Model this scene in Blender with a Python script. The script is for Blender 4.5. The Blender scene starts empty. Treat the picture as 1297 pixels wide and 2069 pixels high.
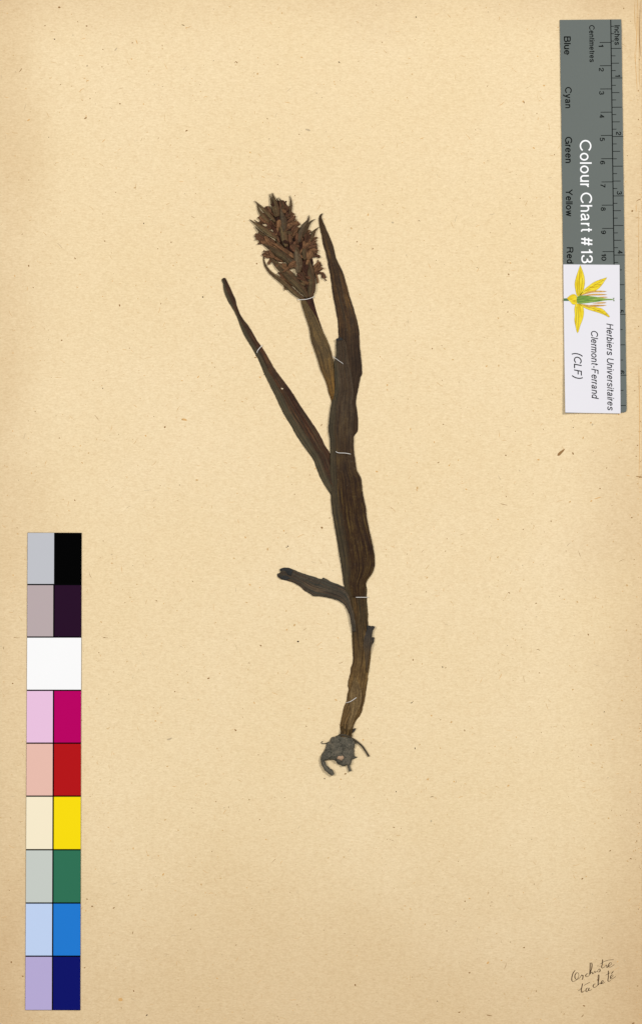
import bpy, bmesh, math, random
from mathutils import Vector, noise

# ---------------------------------------------------------------- scale
# sheet units: 47 units = 1 cm on the mounted sheet (read off the ruler card)
S = 0.01 / 47.0
CX, CY = 648.5, 1034.5
def P(x, y, z=0.0):
    return Vector(((x - CX) * S, (CY - y) * S, z * S))

scene = bpy.context.scene
# ---------------------------------------------------------------- camera
CAM_H = 1.25
cam_d = bpy.data.cameras.new('camera')
cam = bpy.data.objects.new('camera', cam_d)
scene.collection.objects.link(cam)
cam.location = (0, 0, CAM_H)
cam_d.sensor_fit = 'VERTICAL'
cam_d.angle = 2 * math.atan(0.5 * 2069 * S / CAM_H)
cam_d.clip_start = 0.01
cam_d.clip_end = 50
scene.camera = cam

# ---------------------------------------------------------------- light: copy stand, main lamp from the right
world = bpy.data.worlds.new('World')
scene.world = world
world.use_nodes = True
world.node_tree.nodes['Background'].inputs[0].default_value = (1.0, 1.0, 1.0, 1)
world.node_tree.nodes['Background'].inputs[1].default_value = 0.25

def area(name, loc, aim, size, power, col):
    d = bpy.data.lights.new(name, 'AREA')
    d.energy = power; d.shape = 'RECTANGLE'; d.size = size[0]; d.size_y = size[1]; d.color = col
    o = bpy.data.objects.new(name, d)
    scene.collection.objects.link(o)
    o.location = loc
    o.rotation_euler = (Vector(aim) - Vector(loc)).to_track_quat('-Z', 'Y').to_euler()
    return o
area('copy_lamp_right', (1.1, 0.75, 1.5), (0.0, 0.03, 0), (0.36, 0.46), 24.5, (1, 0.99, 0.985))
area('copy_lamp_left', (-1.2, 0.15, 1.6), (0.0, 0.0, 0), (0.5, 0.6), 18.6, (1, 0.99, 0.985))

scene.view_settings.view_transform = 'Standard'
scene.view_settings.look = 'None'
scene.view_settings.exposure = 0.0
scene.view_settings.gamma = 1.0
scene.view_settings.use_curve_mapping = False
scene.render.engine = 'CYCLES'

# ---------------------------------------------------------------- helpers
def lin(c):
    out = []
    for v in c:
        v = v / 255.0
        out.append(v / 12.92 if v <= 0.04045 else ((v + 0.055) / 1.055) ** 2.4)
    return (*out, 1.0)

class NT:
    def __init__(self, name, rough=0.85, spec=0.12):
        self.m = bpy.data.materials.new(name); self.m.use_nodes = True
        self.t = self.m.node_tree
        self.b = self.t.nodes['Principled BSDF']
        self.b.inputs['Roughness'].default_value = rough
        self.b.inputs['Specular IOR Level'].default_value = spec
    def n(self, kind, **kw):
        nd = self.t.nodes.new(kind)
        for k, v in kw.items():
            setattr(nd, k, v)
        return nd
    def l(self, a, b): self.t.links.new(a, b)
    def noise(self, vec, scale, detail=3, rough=0.5):
        nd = self.n('ShaderNodeTexNoise')
        nd.inputs['Scale'].default_value = scale
        nd.inputs['Detail'].default_value = detail
        nd.inputs['Roughness'].default_value = rough
        if vec is not None: self.l(vec, nd.inputs['Vector'])
        return nd.outputs['Fac']
    def mapv(self, vec, scale=(1, 1, 1), rot=(0, 0, 0)):
        nd = self.n('ShaderNodeMapping')
        nd.inputs['Scale'].default_value = scale
        nd.inputs['Rotation'].default_value = rot
        self.l(vec, nd.inputs['Vector'])
        return nd.outputs[0]
    def ramp(self, fac, stops):
        nd = self.n('ShaderNodeValToRGB')
        el = nd.color_ramp.elements
        while len(el) < len(stops): el.new(0.5)
        for e, (p, c) in zip(el, stops):
            e.position = p
            e.color = c if len(c) == 4 else lin(c)
        self.l(fac, nd.inputs[0])
        return nd.outputs[0]
    def mix(self, fac, a, b, mode='MIX'):
        nd = self.n('ShaderNodeMix', data_type='RGBA', blend_type=mode)
        for sock, v in ((nd.inputs[0], fac), (nd.inputs[6], a), (nd.inputs[7], b)):
            if hasattr(v, 'is_linked'): self.l(v, sock)
            else: sock.default_value = v
        return nd.outputs[2]
    def math(self, op, a, b=None, clamp=False):
        nd = self.n('ShaderNodeMath', operation=op, use_clamp=clamp)
        for i, v in enumerate((a, b)):
            if v is None: continue
            if hasattr(v, 'is_linked'): self.l(v, nd.inputs[i])
            else: nd.inputs[i].default_value = v
        return nd.outputs[0]
    def bump(self, h, strength, dist):
        nd = self.n('ShaderNodeBump')
        nd.inputs['Strength'].default_value = strength
        nd.inputs['Distance'].default_value = dist
        self.l(h, nd.inputs['Height'])
        self.l(nd.outputs[0], self.b.inputs['Normal'])
    def color(self, c):
        if hasattr(c, 'is_linked'): self.l(c, self.b.inputs['Base Color'])
        else: self.b.inputs['Base Color'].default_value = c
        return self.m

def flat_mat(name, rgb, rough=0.7, spec=0.06, var=0.03, grain=2500.0):
    k = NT(name, rough, spec)
    tc = k.n('ShaderNodeTexCoord').outputs['Object']
    f = k.noise(tc, grain, 3)
    f2 = k.noise(tc, 60, 3)
    c = lin(rgb)
    a = (*[v * (1 - var) for v in c[:3]], 1); b = (*[min(1, v * (1 + var)) for v in c[:3]], 1)
    col = k.mix(f, a, b)
    col = k.mix(k.math('MULTIPLY', f2, 0.5), col, (*[v * (1 - 1.2 * var) for v in c[:3]], 1))
    return k.color(col)

def mk(name, verts, faces, mat, parent=None, origin=None, uvs=None, smooth=True):
    """one mesh object; verts in world metres, stored relative to the thing's base"""
    o0 = Vector(origin) if origin is not None else Vector((0, 0, 0))
    me = bpy.data.meshes.new(name)
    me.from_pydata([tuple(Vector(v) - o0) for v in verts], [], faces)
    mats = mat if isinstance(mat, (list, tuple)) else [mat]
    for m in mats: me.materials.append(m)
    if uvs:
        ul = me.uv_layers.new(name='UVMap')
        for lp in me.loops: ul.data[lp.index].uv = uvs[lp.vertex_index]
    if smooth:
        for p in me.polygons: p.use_smooth = True
    me.update()
    o = bpy.data.objects.new(name, me)
    scene.collection.objects.link(o)
    if parent is not None: o.parent = parent
    else: o.location = o0
    return o

def thing(name, label, cat, origin, group=None):
    o = bpy.data.objects.new(name, None)
    o.empty_display_size = 0.01
    scene.collection.objects.link(o)
    o.location = origin
    o['label'] = label; o['category'] = cat
    if group: o['group'] = group
    return o

def resample(pts, n, smooth=True):
    """n points at even arc length along a (Catmull-Rom) polyline"""
    pts = [tuple(p) for p in pts]
    if smooth and len(pts) > 2:
        dense = []
        q = [pts[0]] + pts + [pts[-1]]
        for i in range(1, len(q) - 2):
            p0, p1, p2, p3 = q[i - 1], q[i], q[i + 1], q[i + 2]
            for k in range(8):
                t = k / 8
                dense.append(tuple(0.5 * (2 * b + (c - a) * t + (2 * a - 5 * b + 4 * c - d) * t * t + (3 * b - a - 3 * c + d) * t ** 3)
                                   for a, b, c, d in zip(p0, p1, p2, p3)))
        dense.append(pts[-1]); pts = dense
    acc = [0]
    for a, b in zip(pts, pts[1:]):
        acc.append(acc[-1] + math.dist(a, b))
    out = []; j = 0
    for i in range(n):
        s = acc[-1] * i / (n - 1)
        while j < len(acc) - 2 and acc[j + 1] < s: j += 1
        d = acc[j + 1] - acc[j]
        f = (s - acc[j]) / d if d > 1e-9 else 0
        out.append(tuple(a + (b - a) * f for a, b in zip(pts[j], pts[j + 1])))
    return out

def interp(tab, t):
    if not isinstance(tab, (list, tuple)): return tab
    for (a, va), (b, vb) in zip(tab, tab[1:]):
        if t <= b: return va + (vb - va) * max(0, (t - a)) / max(1e-9, b - a)
    return tab[-1][1]

def ribbon_data(L, R, z, camber, th, nrow=70, ncol=14, seed=0, ridge=0.0, nridge=9, wav=0.0, jag=0.0, fold=0.0, smooth=True):
    """closed thin solid between two edge lines (sheet units, z above sheet top)"""
    rnd = random.Random(seed)
    Ls, Rs = resample(L, nrow, smooth), resample(R, nrow, smooth)
    length = sum(math.dist(a, b) for a, b in zip(Ls, Ls[1:]))
    V, UV, F = [], [], []
    for side in (0, 1):
        for i in range(nrow):
            t = i / (nrow - 1)
            l, r = Vector(Ls[i]), Vector(Rs[i])
            if jag:
                w = (r - l)
                l = l + w.normalized() * jag * noise.noise((t * length * 0.16, seed, 0.3)) if w.length > 1e-6 else l
                r = r + w.normalized() * jag * noise.noise((t * length * 0.16, seed, 9.3)) if w.length > 1e-6 else r
            for j in range(ncol):
                u = j / (ncol - 1)
                p = l.lerp(r, u)
                c = 2 * u - 1
                h = interp(z, t) + interp(camber, t) * (1 - abs(c) ** 2.2)
                h -= fold * max(0, 1 - abs(c + 0.25) * 5)
                if ridge:
                    h += ridge * noise.noise((u * nridge * 1.7, t * length * 0.004, seed * 3.1)) * min(1, (1 - abs(c)) * 5)
                if wav:
                    h += wav * noise.noise((p.x * 0.035, p.y * 0.035, seed * 1.7))
                if side: h -= th
                h = max(h, 0.25 if not side else 0.12)
                V.append(P(p.x, p.y, Z0 + h)); UV.append((u, t * length / 100.0))
    n = nrow * ncol
    for i in range(nrow - 1):
        for j in range(ncol - 1):
            a = i * ncol + j; b = a + 1; c = a + ncol + 1; d = a + ncol
            F.append((a, d, c, b)); F.append((n + a, n + b, n + c, n + d))
    for i in range(nrow - 1):
        a = i * ncol; b = (i + 1) * ncol
        F.append((a, n + a, n + b, b))
        a = i * ncol + ncol - 1; b = (i + 1) * ncol + ncol - 1
        F.append((a, b, n + b, n + a))
    for j in range(ncol - 1):
        F.append((j, j + 1, n + j + 1, n + j))
        a = (nrow - 1) * ncol + j
        F.append((a, n + a, n + a + 1, a + 1))
    return V, F, UV

def blade(C, wid, z, camber, th, prof, nrow=14, ncol=7, **kw):
    """edge lines of a blade from its centre line and half-width profile"""
    Cs = resample(C, nrow)
    L, R = [], []
    for i, p in enumerate(Cs):
        t = i / (nrow - 1)
        a, b = Cs[max(0, i - 1)], Cs[min(nrow - 1, i + 1)]
        d = Vector((b[0] - a[0], b[1] - a[1])); d = d.normalized() if d.length else Vector((1, 0))
        nrm = Vector((-d.y, d.x)); w = 0.5 * wid * interp(prof, t)
        L.append((p[0] - nrm.x * w, p[1] - nrm.y * w)); R.append((p[0] + nrm.x * w, p[1] + nrm.y * w))
    return ribbon_data_raw(L, R, z, camber, th, nrow, ncol, **kw)

def ribbon_data_raw(L, R, z, camber, th, nrow, ncol, **kw):
    global resample
    keep = resample
    resample = lambda pts, n, smooth=True: pts
    try:
        return ribbon_data(L, R, z, camber, th, nrow, ncol, **kw)
    finally:
        resample = keep

def tube_data(pts, rad, nseg=8, n=None, flat=1.0, floor=None):
    """tapered tube along 3-D points in sheet units, rad = number or list of (t, r)"""
    n = n or max(6, 4 * len(pts))
    c = resample(pts, n)
    V, F = [], []
    for i, p in enumerate(c):
        t = i / (n - 1)
        a, b = Vector(c[max(0, i - 1)]), Vector(c[min(n - 1, i + 1)])
        d = (b - a).normalized()
        s = d.cross(Vector((0, 0, 1)))
        s = s.normalized() if s.length > 1e-5 else Vector((1, 0, 0))
        up = s.cross(d)
        r = interp(rad, t)
        for k in range(nseg):
            an = 2 * math.pi * k / nseg
            q = Vector(p) + s * (r * math.cos(an)) + up * (r * flat * math.sin(an))
            zz = q.z if floor is None else max(floor, q.z)
            V.append(P(q.x, q.y, Z0 + zz))
    for i in range(n - 1):
        for k in range(nseg):
            a = i * nseg + k; b = i * nseg + (k + 1) % nseg
            F.append((a, b, b + nseg, a + nseg))
    F.append(tuple(range(nseg))[::-1]); F.append(tuple(range((n - 1) * nseg, n * nseg)))
    return V, F

def slab_data(poly, z0, z1, lift=None):
    """prism over a polygon in sheet units; lift(x, y) bends it"""
    n = len(poly); f = lift or (lambda x, y: 0)
    V = [P(x, y, z1 + f(x, y)) for x, y in poly] + [P(x, y, z0 + f(x, y)) for x, y in poly]
    area2 = sum(a[0] * b[1] - b[0] * a[1] for a, b in zip(poly, poly[1:] + poly[:1]))
    top = list(range(n)); bot = list(range(n, 2 * n))
    if area2 > 0: top.reverse()
    else: bot.reverse()
    F = [tuple(top), tuple(bot)]
    for i in range(n):
        j = (i + 1) % n
        q = (i, j, n + j, n + i)
        F.append(q if area2 > 0 else q[::-1])
    return V, F

def join(*ds):
    V, F, U = [], [], []
    for d in ds:
        o = len(V)
        V += d[0]; F += [tuple(i + o for i in f) for f in d[1]]
        U += d[2] if len(d) > 2 else [(0.5, 0.5)] * len(d[0])
    return V, F, U

# ---------------------------------------------------------------- heights (sheet units)
FT, ST, GAP = 1.2, 1.3, 0.12
ZF = GAP + FT               # top of folder leaf
Z0 = ZF + GAP + ST          # top of the mounting sheet

# ---------------------------------------------------------------- materials: paper
def paper_mat(name, tone=1.0):
    k = NT(name, 0.92, 0.05)
    tc = k.n('ShaderNodeTexCoord').outputs['Object']
    sep = k.n('ShaderNodeSeparateXYZ'); k.l(tc, sep.inputs[0])
    big = k.noise(k.mapv(tc, (1, 1, 0)), 14, 4, 0.55)
    mid = k.noise(tc, 130, 4, 0.6)
    mid2 = k.noise(tc, 330, 4, 0.6)
    fine = k.noise(k.mapv(tc, (1, 1.5, 1)), 1100, 3, 0.65)
    fib = k.noise(k.mapv(tc, (1, 3.5, 1), (0, 0, 0.3)), 420, 3, 0.6)
    base = k.ramp(big, [(0.25, (237, 214, 171)), (0.5, (239, 217, 176)), (0.75, (242, 221, 182))])
    base = k.mix(k.math('MULTIPLY', mid, 0.25), base, lin((232, 204, 156)))
    # age browning inwards from paper edges; the bottom band also paints in lamp falloff
    def edge(axis, a, b, amt):
        v = k.math('ADD', sep.outputs[axis], k.math('MULTIPLY', k.math('SUBTRACT', big, 0.5), 0.06))
        nd = k.n('ShaderNodeMapRange', interpolation_type='SMOOTHERSTEP')
        nd.inputs['From Min'].default_value = a; nd.inputs['From Max'].default_value = b
        nd.inputs['To Min'].default_value = 0; nd.inputs['To Max'].default_value = amt
        k.l(v, nd.inputs['Value'])
        return nd.outputs[0]
    e = None
    for ax, a, b, amt in ((0, 0.10, 0.150, 0.36), (0, -0.10, -0.15, 0.34), (1, 0.195, 0.238, 0.3), (1, -0.10, -0.238, 0.40)):
        q = edge(ax, a, b, amt)
        e = q if e is None else k.math('ADD', e, q)
    base = k.mix(k.math('MINIMUM', e, 1.0), base, lin((201, 168, 125)))
    # pulp: darker and paler fibres, thickness mottling
    base = k.mix(k.ramp(fine, [(0.34, (0.45, 0.45, 0.45, 1)), (0.6, (0, 0, 0, 1))]), base, (0.80, 0.76, 0.70, 1), 'MULTIPLY')
    base = k.mix(k.ramp(fib, [(0.52, (0, 0, 0, 1)), (0.75, (0.8, 0.8, 0.8, 1))]), base, (1.09, 1.10, 1.13, 1), 'MULTIPLY')
    base = k.mix(k.ramp(fib, [(0.28, (0.8, 0.8, 0.8, 1)), (0.48, (0, 0, 0, 1))]), base, (0.93, 0.915, 0.89, 1), 'MULTIPLY')
    base = k.mix(k.ramp(mid2, [(0.40, (0.7, 0.7, 0.7, 1)), (0.5, (0, 0, 0, 1))]), base, (0.97, 0.955, 0.94, 1), 'MULTIPLY')
    h = k.math('ADD', k.math('MULTIPLY', fine, 0.5), k.math('ADD', fib, k.math('MULTIPLY', big, 6)))
    k.bump(h, 0.35, 0.00012)
    return k.color(base)

M_paper = paper_mat('aged_paper')
M_folder = paper_mat('folder_paper')
M_fleck = [flat_mat('fleck_tan', (206, 170, 118)), flat_mat('fleck_brown', (152, 116, 74)), flat_mat('fleck_dark', (62, 46, 30)),
           flat_mat('fleck_ochre', (216, 172, 112)), flat_mat('fleck_grey', (196, 176, 142))]
M_table = flat_mat('tabletop_grey', (96, 92, 86), 0.6, 0.3, 0.08, 300)

# ---------------------------------------------------------------- the setting: table, folder leaf, mounting sheet
tv = [(-0.6, -0.6, 0), (0.6, -0.6, 0), (0.6, 0.6, 0), (-0.6, 0.6, 0)]
tb = [(x, y, -0.025) for x, y, _ in tv]
table = mk('tabletop', tv + tb, [(0, 1, 2, 3), (7, 6, 5, 4)] + [(i, i + 4, (i + 1) % 4 + 4, (i + 1) % 4) for i in range(4)], M_table, smooth=False)
table['kind'] = 'structure'

rr = random.Random(4)
def right_edge(y):
    return 1294.5 + 1.2 * noise.noise((y * 0.012, 3.3, 0)) + 0.9 * noise.noise((y * 0.09, 1.3, 0)) + (1.2 if y > 420 else 0)
edge = []
y = -46.0
while y < 2112:
    edge.append((right_edge(y) + rr.uniform(-.3, .3), y)); y += 5
e2 = []
for x, yy in edge:                                 # the small tears in the worn right edge
    if abs(yy - 404) < 3: x -= 4
    if abs(yy - 964) < 3: x -= 7
    if abs(yy - 488) < 3: x -= 2
    e2.append((x, yy))
sheet_poly = [(-48, -46)] + e2 + [(-48, 2112)]
folder_poly = [(-44, -38), (1330, -40), (1332, 2104), (-44, 2106)]

o = Vector(P(CX, 2100, ZF - FT))
V, F = slab_data(folder_poly, GAP, ZF)
fo = mk('folder_sheet', V, F, M_folder, origin=P(CX, CY, GAP), smooth=False)
fo['label'] = 'buff folder leaf under the worn right edge of the mounting sheet'; fo['category'] = 'paper'

OS = P(CX, CY, ZF + GAP)
sheet = thing('mounting_sheet', 'aged cream paper sheet with brown flecks carrying the pressed orchid', 'paper', OS)
V, F = slab_data(sheet_poly, ZF + GAP, Z0)
mk('sheet', V, F, M_paper, sheet, OS, smooth=False)

# flecks and fibres bedded in the paper
V, F, MI = [], [], []
def fleck(x, y, a, b, ang, m, n=6, curve=0.0):
    o = len(V); ca, sa = math.cos(ang), math.sin(ang)
    zz = Z0 + 0.05 + 0.01 * m
    for k in range(n):
        t = 2 * math.pi * k / n
        f = 1 + rr.uniform(-.25, .25)
        px, py = a * math.cos(t) * f, b * math.sin(t) * f + curve * math.cos(t) ** 2
        V.append(P(x + ca * px - sa * py, y + sa * px + ca * py, zz))
    F.append(tuple(range(o, o + n))[::-1]); MI.append(m)
for x, y, a, b, g, m in [(1132, 914.5, 9.5, 3.1, -0.75, 1), (1207, 1006, 8.2, 0.8, -0.33, 3), (1016, 1019, 8, 0.6, 0.24, 1), (602, 1296, 1.9, 1.7, 0, 2),
        (582, 1103.5, 1.5, 1.2, 0.4, 2), (579, 1105.5, 1.1, 0.9, 0, 2), (174, 239, 3.4, 1.6, -0.5, 1), (121, 15.5, 2.4, 2.0, 0, 1), (176, 53, 2.2, 1.3, 0, 1),
        (111, 79.5, 1.5, 1.2, 0, 2), (92, 52.5, 2.2, .8, 0, 1), (177, 133.5, 1.1, 1.0, 0, 2), (938, 1475.5, 2.2, 1.1, 1.4, 1), (838, 1511.5, 2.4, .9, 1.5, 2),
        (864, 1574, 3, 1.2, -.3, 3), (917, 1579, 2, 1.2, .6, 3), (343, 1493, 6, 2.2, -.3, 4), (622, 263, 5, 2, .3, 4), (519, 533, 1.8, 1.5, 0, 1),
        (793, 450, 3, 2, .4, 4), (650, 1066, 2.2, 2, 0, 1), (1278, 2067.5, 3.4, 1.8, -.5, 1), (269, 1884, 3.2, .7, -1.3, 1), (985, 1945, 3.6, 1.6, -.8, 3),
        (948, 1965, 2, 1.6, 0, 1), (1058, 1914, 1.8, 1.3, 0, 1), (927, 2045, 2, 1.5, 0, 1), (987, 2051, 6, 1, .2, 1), (1176, 2052, 4.5, .8, -.8, 1),
        (1021, 920, 1.6, 1.4, 0, 1), (1157, 864, .9, .9, 0, 2), (1211, 987, 1.5, 1.3, 0, 1), (1287, 900, 1.5, 1.2, 0, 1), (1284, 922, 1.3, 1.2, 0, 1),
        (1275, 1046, 2, 1.1, 0, 1), (187, 1831, 2, 1.5, 0, 1), (174, 1840, 1.5, 1.2, 0, 3), (47, 1972, 1.8, 1.6, 0, 1), (231, 1834, 2.6, 1, -.5, 1),
        (271, 2002, 1.7, 1.2, 1.2, 1), (244, 2019, 4.5, 3.5, .3, 3), (172, 1955, 1.6, 1.2, 0, 1), (1268, 961, 4, .6, .3, 3), (1291, 963.5, 7, .9, .12, 1),
        (373, 848, 5, 2, .2, 3), (235, 100, 5, 1.2, -.9, 4), (1289, 404, 5, .8, -.5, 1), (1284, 420, .8, 8, 0, 3), (175, 235, 2, 1, 0, 3), (268, 87, 1.7, 1.1, 0, 1), (243, 210, 1.8, 1.4, 0, 1),
        (277, 85, .8, 4.5, -.35, 3), (267, 120, 1.6, 1.3, 0, 3), (59, 243, 3.2, 1.6, -.7, 3), (43, 142, 4.5, .7, -.9, 1), (178, 163, 4, .7, -.2, 3), (210, 285, 5, .6, -.8, 3),
        (60.5, 1122.5, .8, .8, 0, 1)]:
    fleck(x, y, a, b, g, m, 9)
for i in range(3400):
    x, y = rr.uniform(-30, 1288), rr.uniform(-30, 2090)
    r = min(1.9, 0.42 + rr.expovariate(3.2))
    m = rr.choices((0, 1, 2, 3, 4), (46, 22, 2, 24, 6))[0]
    fleck(x, y, r * rr.uniform(1, 1.7), r * rr.uniform(.6, 1), rr.uniform(0, 3.1), m)
for i in range(620):
    x, y = rr.uniform(-30, 1288), rr.uniform(-30, 2090)
    fleck(x, y, rr.uniform(2.5, 7.5), rr.uniform(.22, .5), rr.gauss(0, .9), rr.choices((0, 3, 4, 1), (40, 40, 14, 6))[0], 8, rr.uniform(-1.6, 1.6))
for x, y, a, b, g, m in [(1281, 28, 34, .7, 1.56, 0), (1285, 70, 60, .8, 1.6, 3), (1288, 40, 44, .9, 1.55, 0), (1290, 120, 70, .7, 1.57, 0), (1284, 150, 40, .5, 1.5, 3), (1291, 60, 60, .9, 1.57, 1), (1289, 520, 90, .6, 1.57, 0), (1291, 860, 110, .6, 1.57, 3)]:
    fleck(x, y, a, b, g, m, 16, rr.uniform(-2, 2))
for i in range(150):                               # dirt gathered along the worn right edge
    x, y = 1293 - rr.expovariate(.22), rr.uniform(-20, 2080)
    fleck(x, y, rr.uniform(.5, 1.8), rr.uniform(.4, 1.2), rr.uniform(0, 3), rr.choice((1, 0, 0, 3)))
fl = mk('flecks', V, F, M_fleck, sheet, OS, smooth=False)
for p, m in zip(fl.data.polygons, MI): p.material_index = m
fl['kind'] = 'stuff'

# the two handwritten words in brown-black ink
M_ink = flat_mat('brown_ink', (88, 66, 44), 0.8, 0.05, 0.15, 900)
HZ = 7.328
def hw(pts): return [(1120 + x / HZ, 1900 + y / HZ) for x, y in pts]
def pen(pts, w0, w1):
    """flat pen stroke; downstrokes thicker"""
    q = resample(hw(pts), max(10, 7 * len(pts)))
    V, F = [], []
    n = len(q)
    for i, p in enumerate(q):
        a, b = q[max(0, i - 1)], q[min(n - 1, i + 1)]
        d = Vector((b[0] - a[0], b[1] - a[1])); d = d.normalized() if d.length else Vector((1, 0))
        down = max(0, d.y)
        w = (w0 + (w1 - w0) * down ** 1.5) * 0.5 * (0.9 + 0.2 * noise.noise((i * .6, pts[0][0], 0)))
        s = Vector((-d.y, d.x)) * w
        V.append(P(p[0] - s.x, p[1] - s.y, Z0 + 0.13)); V.append(P(p[0] + s.x, p[1] + s.y, Z0 + 0.13))
    for i in range(n - 1): F.append((2 * i, 2 * i + 2, 2 * i + 3, 2 * i + 1))
    return V, F
word1 = [[(300, 440), (270, 480), (252, 540), (250, 585), (265, 605), (310, 590), (350, 540), (350, 490), (325, 475), (298, 510), (300, 560), (330, 575), (375, 545)],
         [(375, 545), (397, 505), (402, 520), (416, 515), (412, 560), (400, 578)],
         [(495, 495), (475, 490), (455, 515), (465, 533), (500, 525), (518, 490)],
         [(522, 330), (521, 400), (515, 500)], [(522, 335), (546, 335), (546, 400), (515, 500), (543, 465), (553, 478), (562, 495)],
         [(562, 495), (590, 455), (596, 472), (625, 455)], [(632, 372), (640, 379)], [(664, 378), (670, 383)],
         [(625, 455), (655, 420), (670, 440), (655, 465), (625, 460)],
         [(705, 280), (700, 350), (690, 390), (705, 408), (740, 385)], [(675, 345), (720, 315), (790, 290), (870, 282)],
         [(740, 385), (755, 360), (770, 375), (770, 400), (790, 385)],
         [(790, 385), (840, 345), (825, 325), (800, 345), (795, 385), (830, 390), (880, 350)]]
word2 = [[(345, 745), (370, 728), (388, 705)], [(410, 635), (396, 700), (390, 750), (405, 768), (440, 740)], [(430, 665), (470, 640), (520, 615)],
         [(490, 700), (465, 715), (460, 750), (480, 755), (506, 698), (500, 742), (545, 725)],
         [(600, 640), (575, 650), (565, 680), (590, 695), (630, 665)],
         [(630, 665), (655, 560), (655, 510), (642, 520), (640, 640), (640, 660), (670, 625), (682, 645)],
         [(685, 640), (720, 605), (705, 590), (690, 615), (700, 640), (745, 610)],
         [(790, 445), (790, 540), (784, 590), (800, 605), (830, 580)], [(750, 512), (790, 490), (815, 478)],
         [(815, 562), (860, 525), (845, 505), (825, 530), (825, 560), (850, 565), (900, 530)], [(866, 453), (835, 490)]]
for nm, w in (('handwriting', word1), ('handwriting', word2)):
    V, F, _ = join(*[pen(s, 0.95, 2.15) for s in w])
    mk(nm, V, F, M_ink, sheet, OS, smooth=False)

# ---------------------------------------------------------------- colour patch strip
K = 1.0
M_black = flat_mat('chart_black', (5, 5, 6), 0.6, 0.01, 0.05)
OC = P(55, 2040, Z0)
strip = thing('colour_patch_strip', 'narrow control card of seventeen light and dark colour patches in nine rows', 'colour card', OC)
rows = [1076.3, 1181, 1287, 1394.5, 1501.2, 1608.2, 1716.4, 1824, 1931.3, 2040]
def sx(y, x0, x1): return x0 + (x1 - x0) * (y - 1076) / 964.0
def xl(y): return sx(y, 57, 52.3)
def xm(y): return sx(y, 110.6, 107.2)
def xr(y): return sx(y, 166, 163.3)
CT = 1.6
V, F = slab_data([(xl(1076), 1076), (xr(1076), 1076.4), (xr(2040), 2040.6), (xl(2040), 2040)], Z0 + .1, Z0 + CT)
mk('card', V, F, M_black, strip, OC, smooth=False)
cols = [((193, 195, 201), (3, 3, 3)), ((186, 171, 172), (40, 15, 40)), ((251, 250, 252), None), ((235, 195, 225), (186, 0, 99)),
        ((235, 191, 176), (183, 21, 25)), ((247, 235, 205), (252, 221, 14)), ((200, 206, 199), (48, 114, 86)), ((192, 211, 242), (34, 122, 210)), ((184, 172, 215), (14, 20, 106))]
names = [('pale grey', 'black'), ('mauve grey', 'dark violet'), ('white', ''), ('pale pink', 'magenta'), ('salmon', 'red'), ('cream', 'yellow'), ('grey green', 'green'), ('pale blue', 'blue'), ('lavender', 'navy')]
gain = [1.0] * 9
def scaled(c, g):
    l = lin(c); out = []
    for v in l[:3]:
        v = min(0.925, v * g)
        out.append(255 * (12.92 * v if v <= 0.0031308 else 1.055 * v ** (1 / 2.4) - 0.055))
    return tuple(out)
GAINS = [0.95, 0.95, 1.0, 0.96, 0.95, 0.98, 0.97, 0.98, 0.97]
for r, (ca, cb) in enumerate(cols):
    ya, yb = rows[r] + (1.4 if r else 0.3), rows[r + 1] - (1.4 if r < 8 else 0.3)
    def quad(f0, f1, a, b):
        return [(f0(ya) + a, ya), (f1(ya) + b, ya), (f1(yb) + b, yb), (f0(yb) + a, yb)]
    parts = [(quad(xl, xr, .2, -.2), ca, names[r][0])] if cb is None else \
            [(quad(xl, xm, .2, -1.45 if r else -.1), ca, names[r][0]), (quad(xm, xr, 1.45 if r else .1, -.2), cb, names[r][1])]
    for poly, c, nm in parts:
        V, F = slab_data(poly, Z0 + CT - .2, Z0 + CT + 0.05)
        dark = max(c) < 10
        p = mk('colour_patch', V, F, flat_mat('patch_' + nm.replace(' ', '_'), scaled(c, GAINS[r]), 0.6, 0.01 if dark else 0.03, 0.02, 1800), strip, OC, smooth=False)
        p['label'] = nm + ' colour patch'

# ---------------------------------------------------------------- grey ruler card
TILT = 0.0135
OR = P(1141, 834, Z0)
ruler = thing('ruler_card', 'grey ruler card with centimetre and inch scales and colour names', 'ruler', OR)
RT = 2.2
def rc(u, v): return (1130 + u + TILT * v, 41 + v - 0.009 * u)
M_grey = flat_mat('ruler_grey', (106, 112, 108), 0.75, 0.05, 0.05, 1500)
M_print = flat_mat('black_print', (14, 16, 15), 0.8, 0.02, 0.05)
M_wprint = flat_mat('white_print', (250, 250, 250), 0.8, 0.02, 0.01)
outline = [rc(0, 0), rc(123.5, 0)] + [rc(124 + rr.uniform(-.2, .2), k) for k in range(20, 780, 12)] + [rc(124, 788), rc(122.5, 792), rc(119, 793.5), rc(0, 793.5)] \
        + [rc(rr.uniform(-.25, .25), k) for k in range(780, 10, -12)]
V, F = slab_data(outline, Z0 + .1, Z0 + RT)
mk('card', V, F, M_grey, ruler, OR, smooth=False)
ZP = Z0 + RT + 0.14

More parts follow.
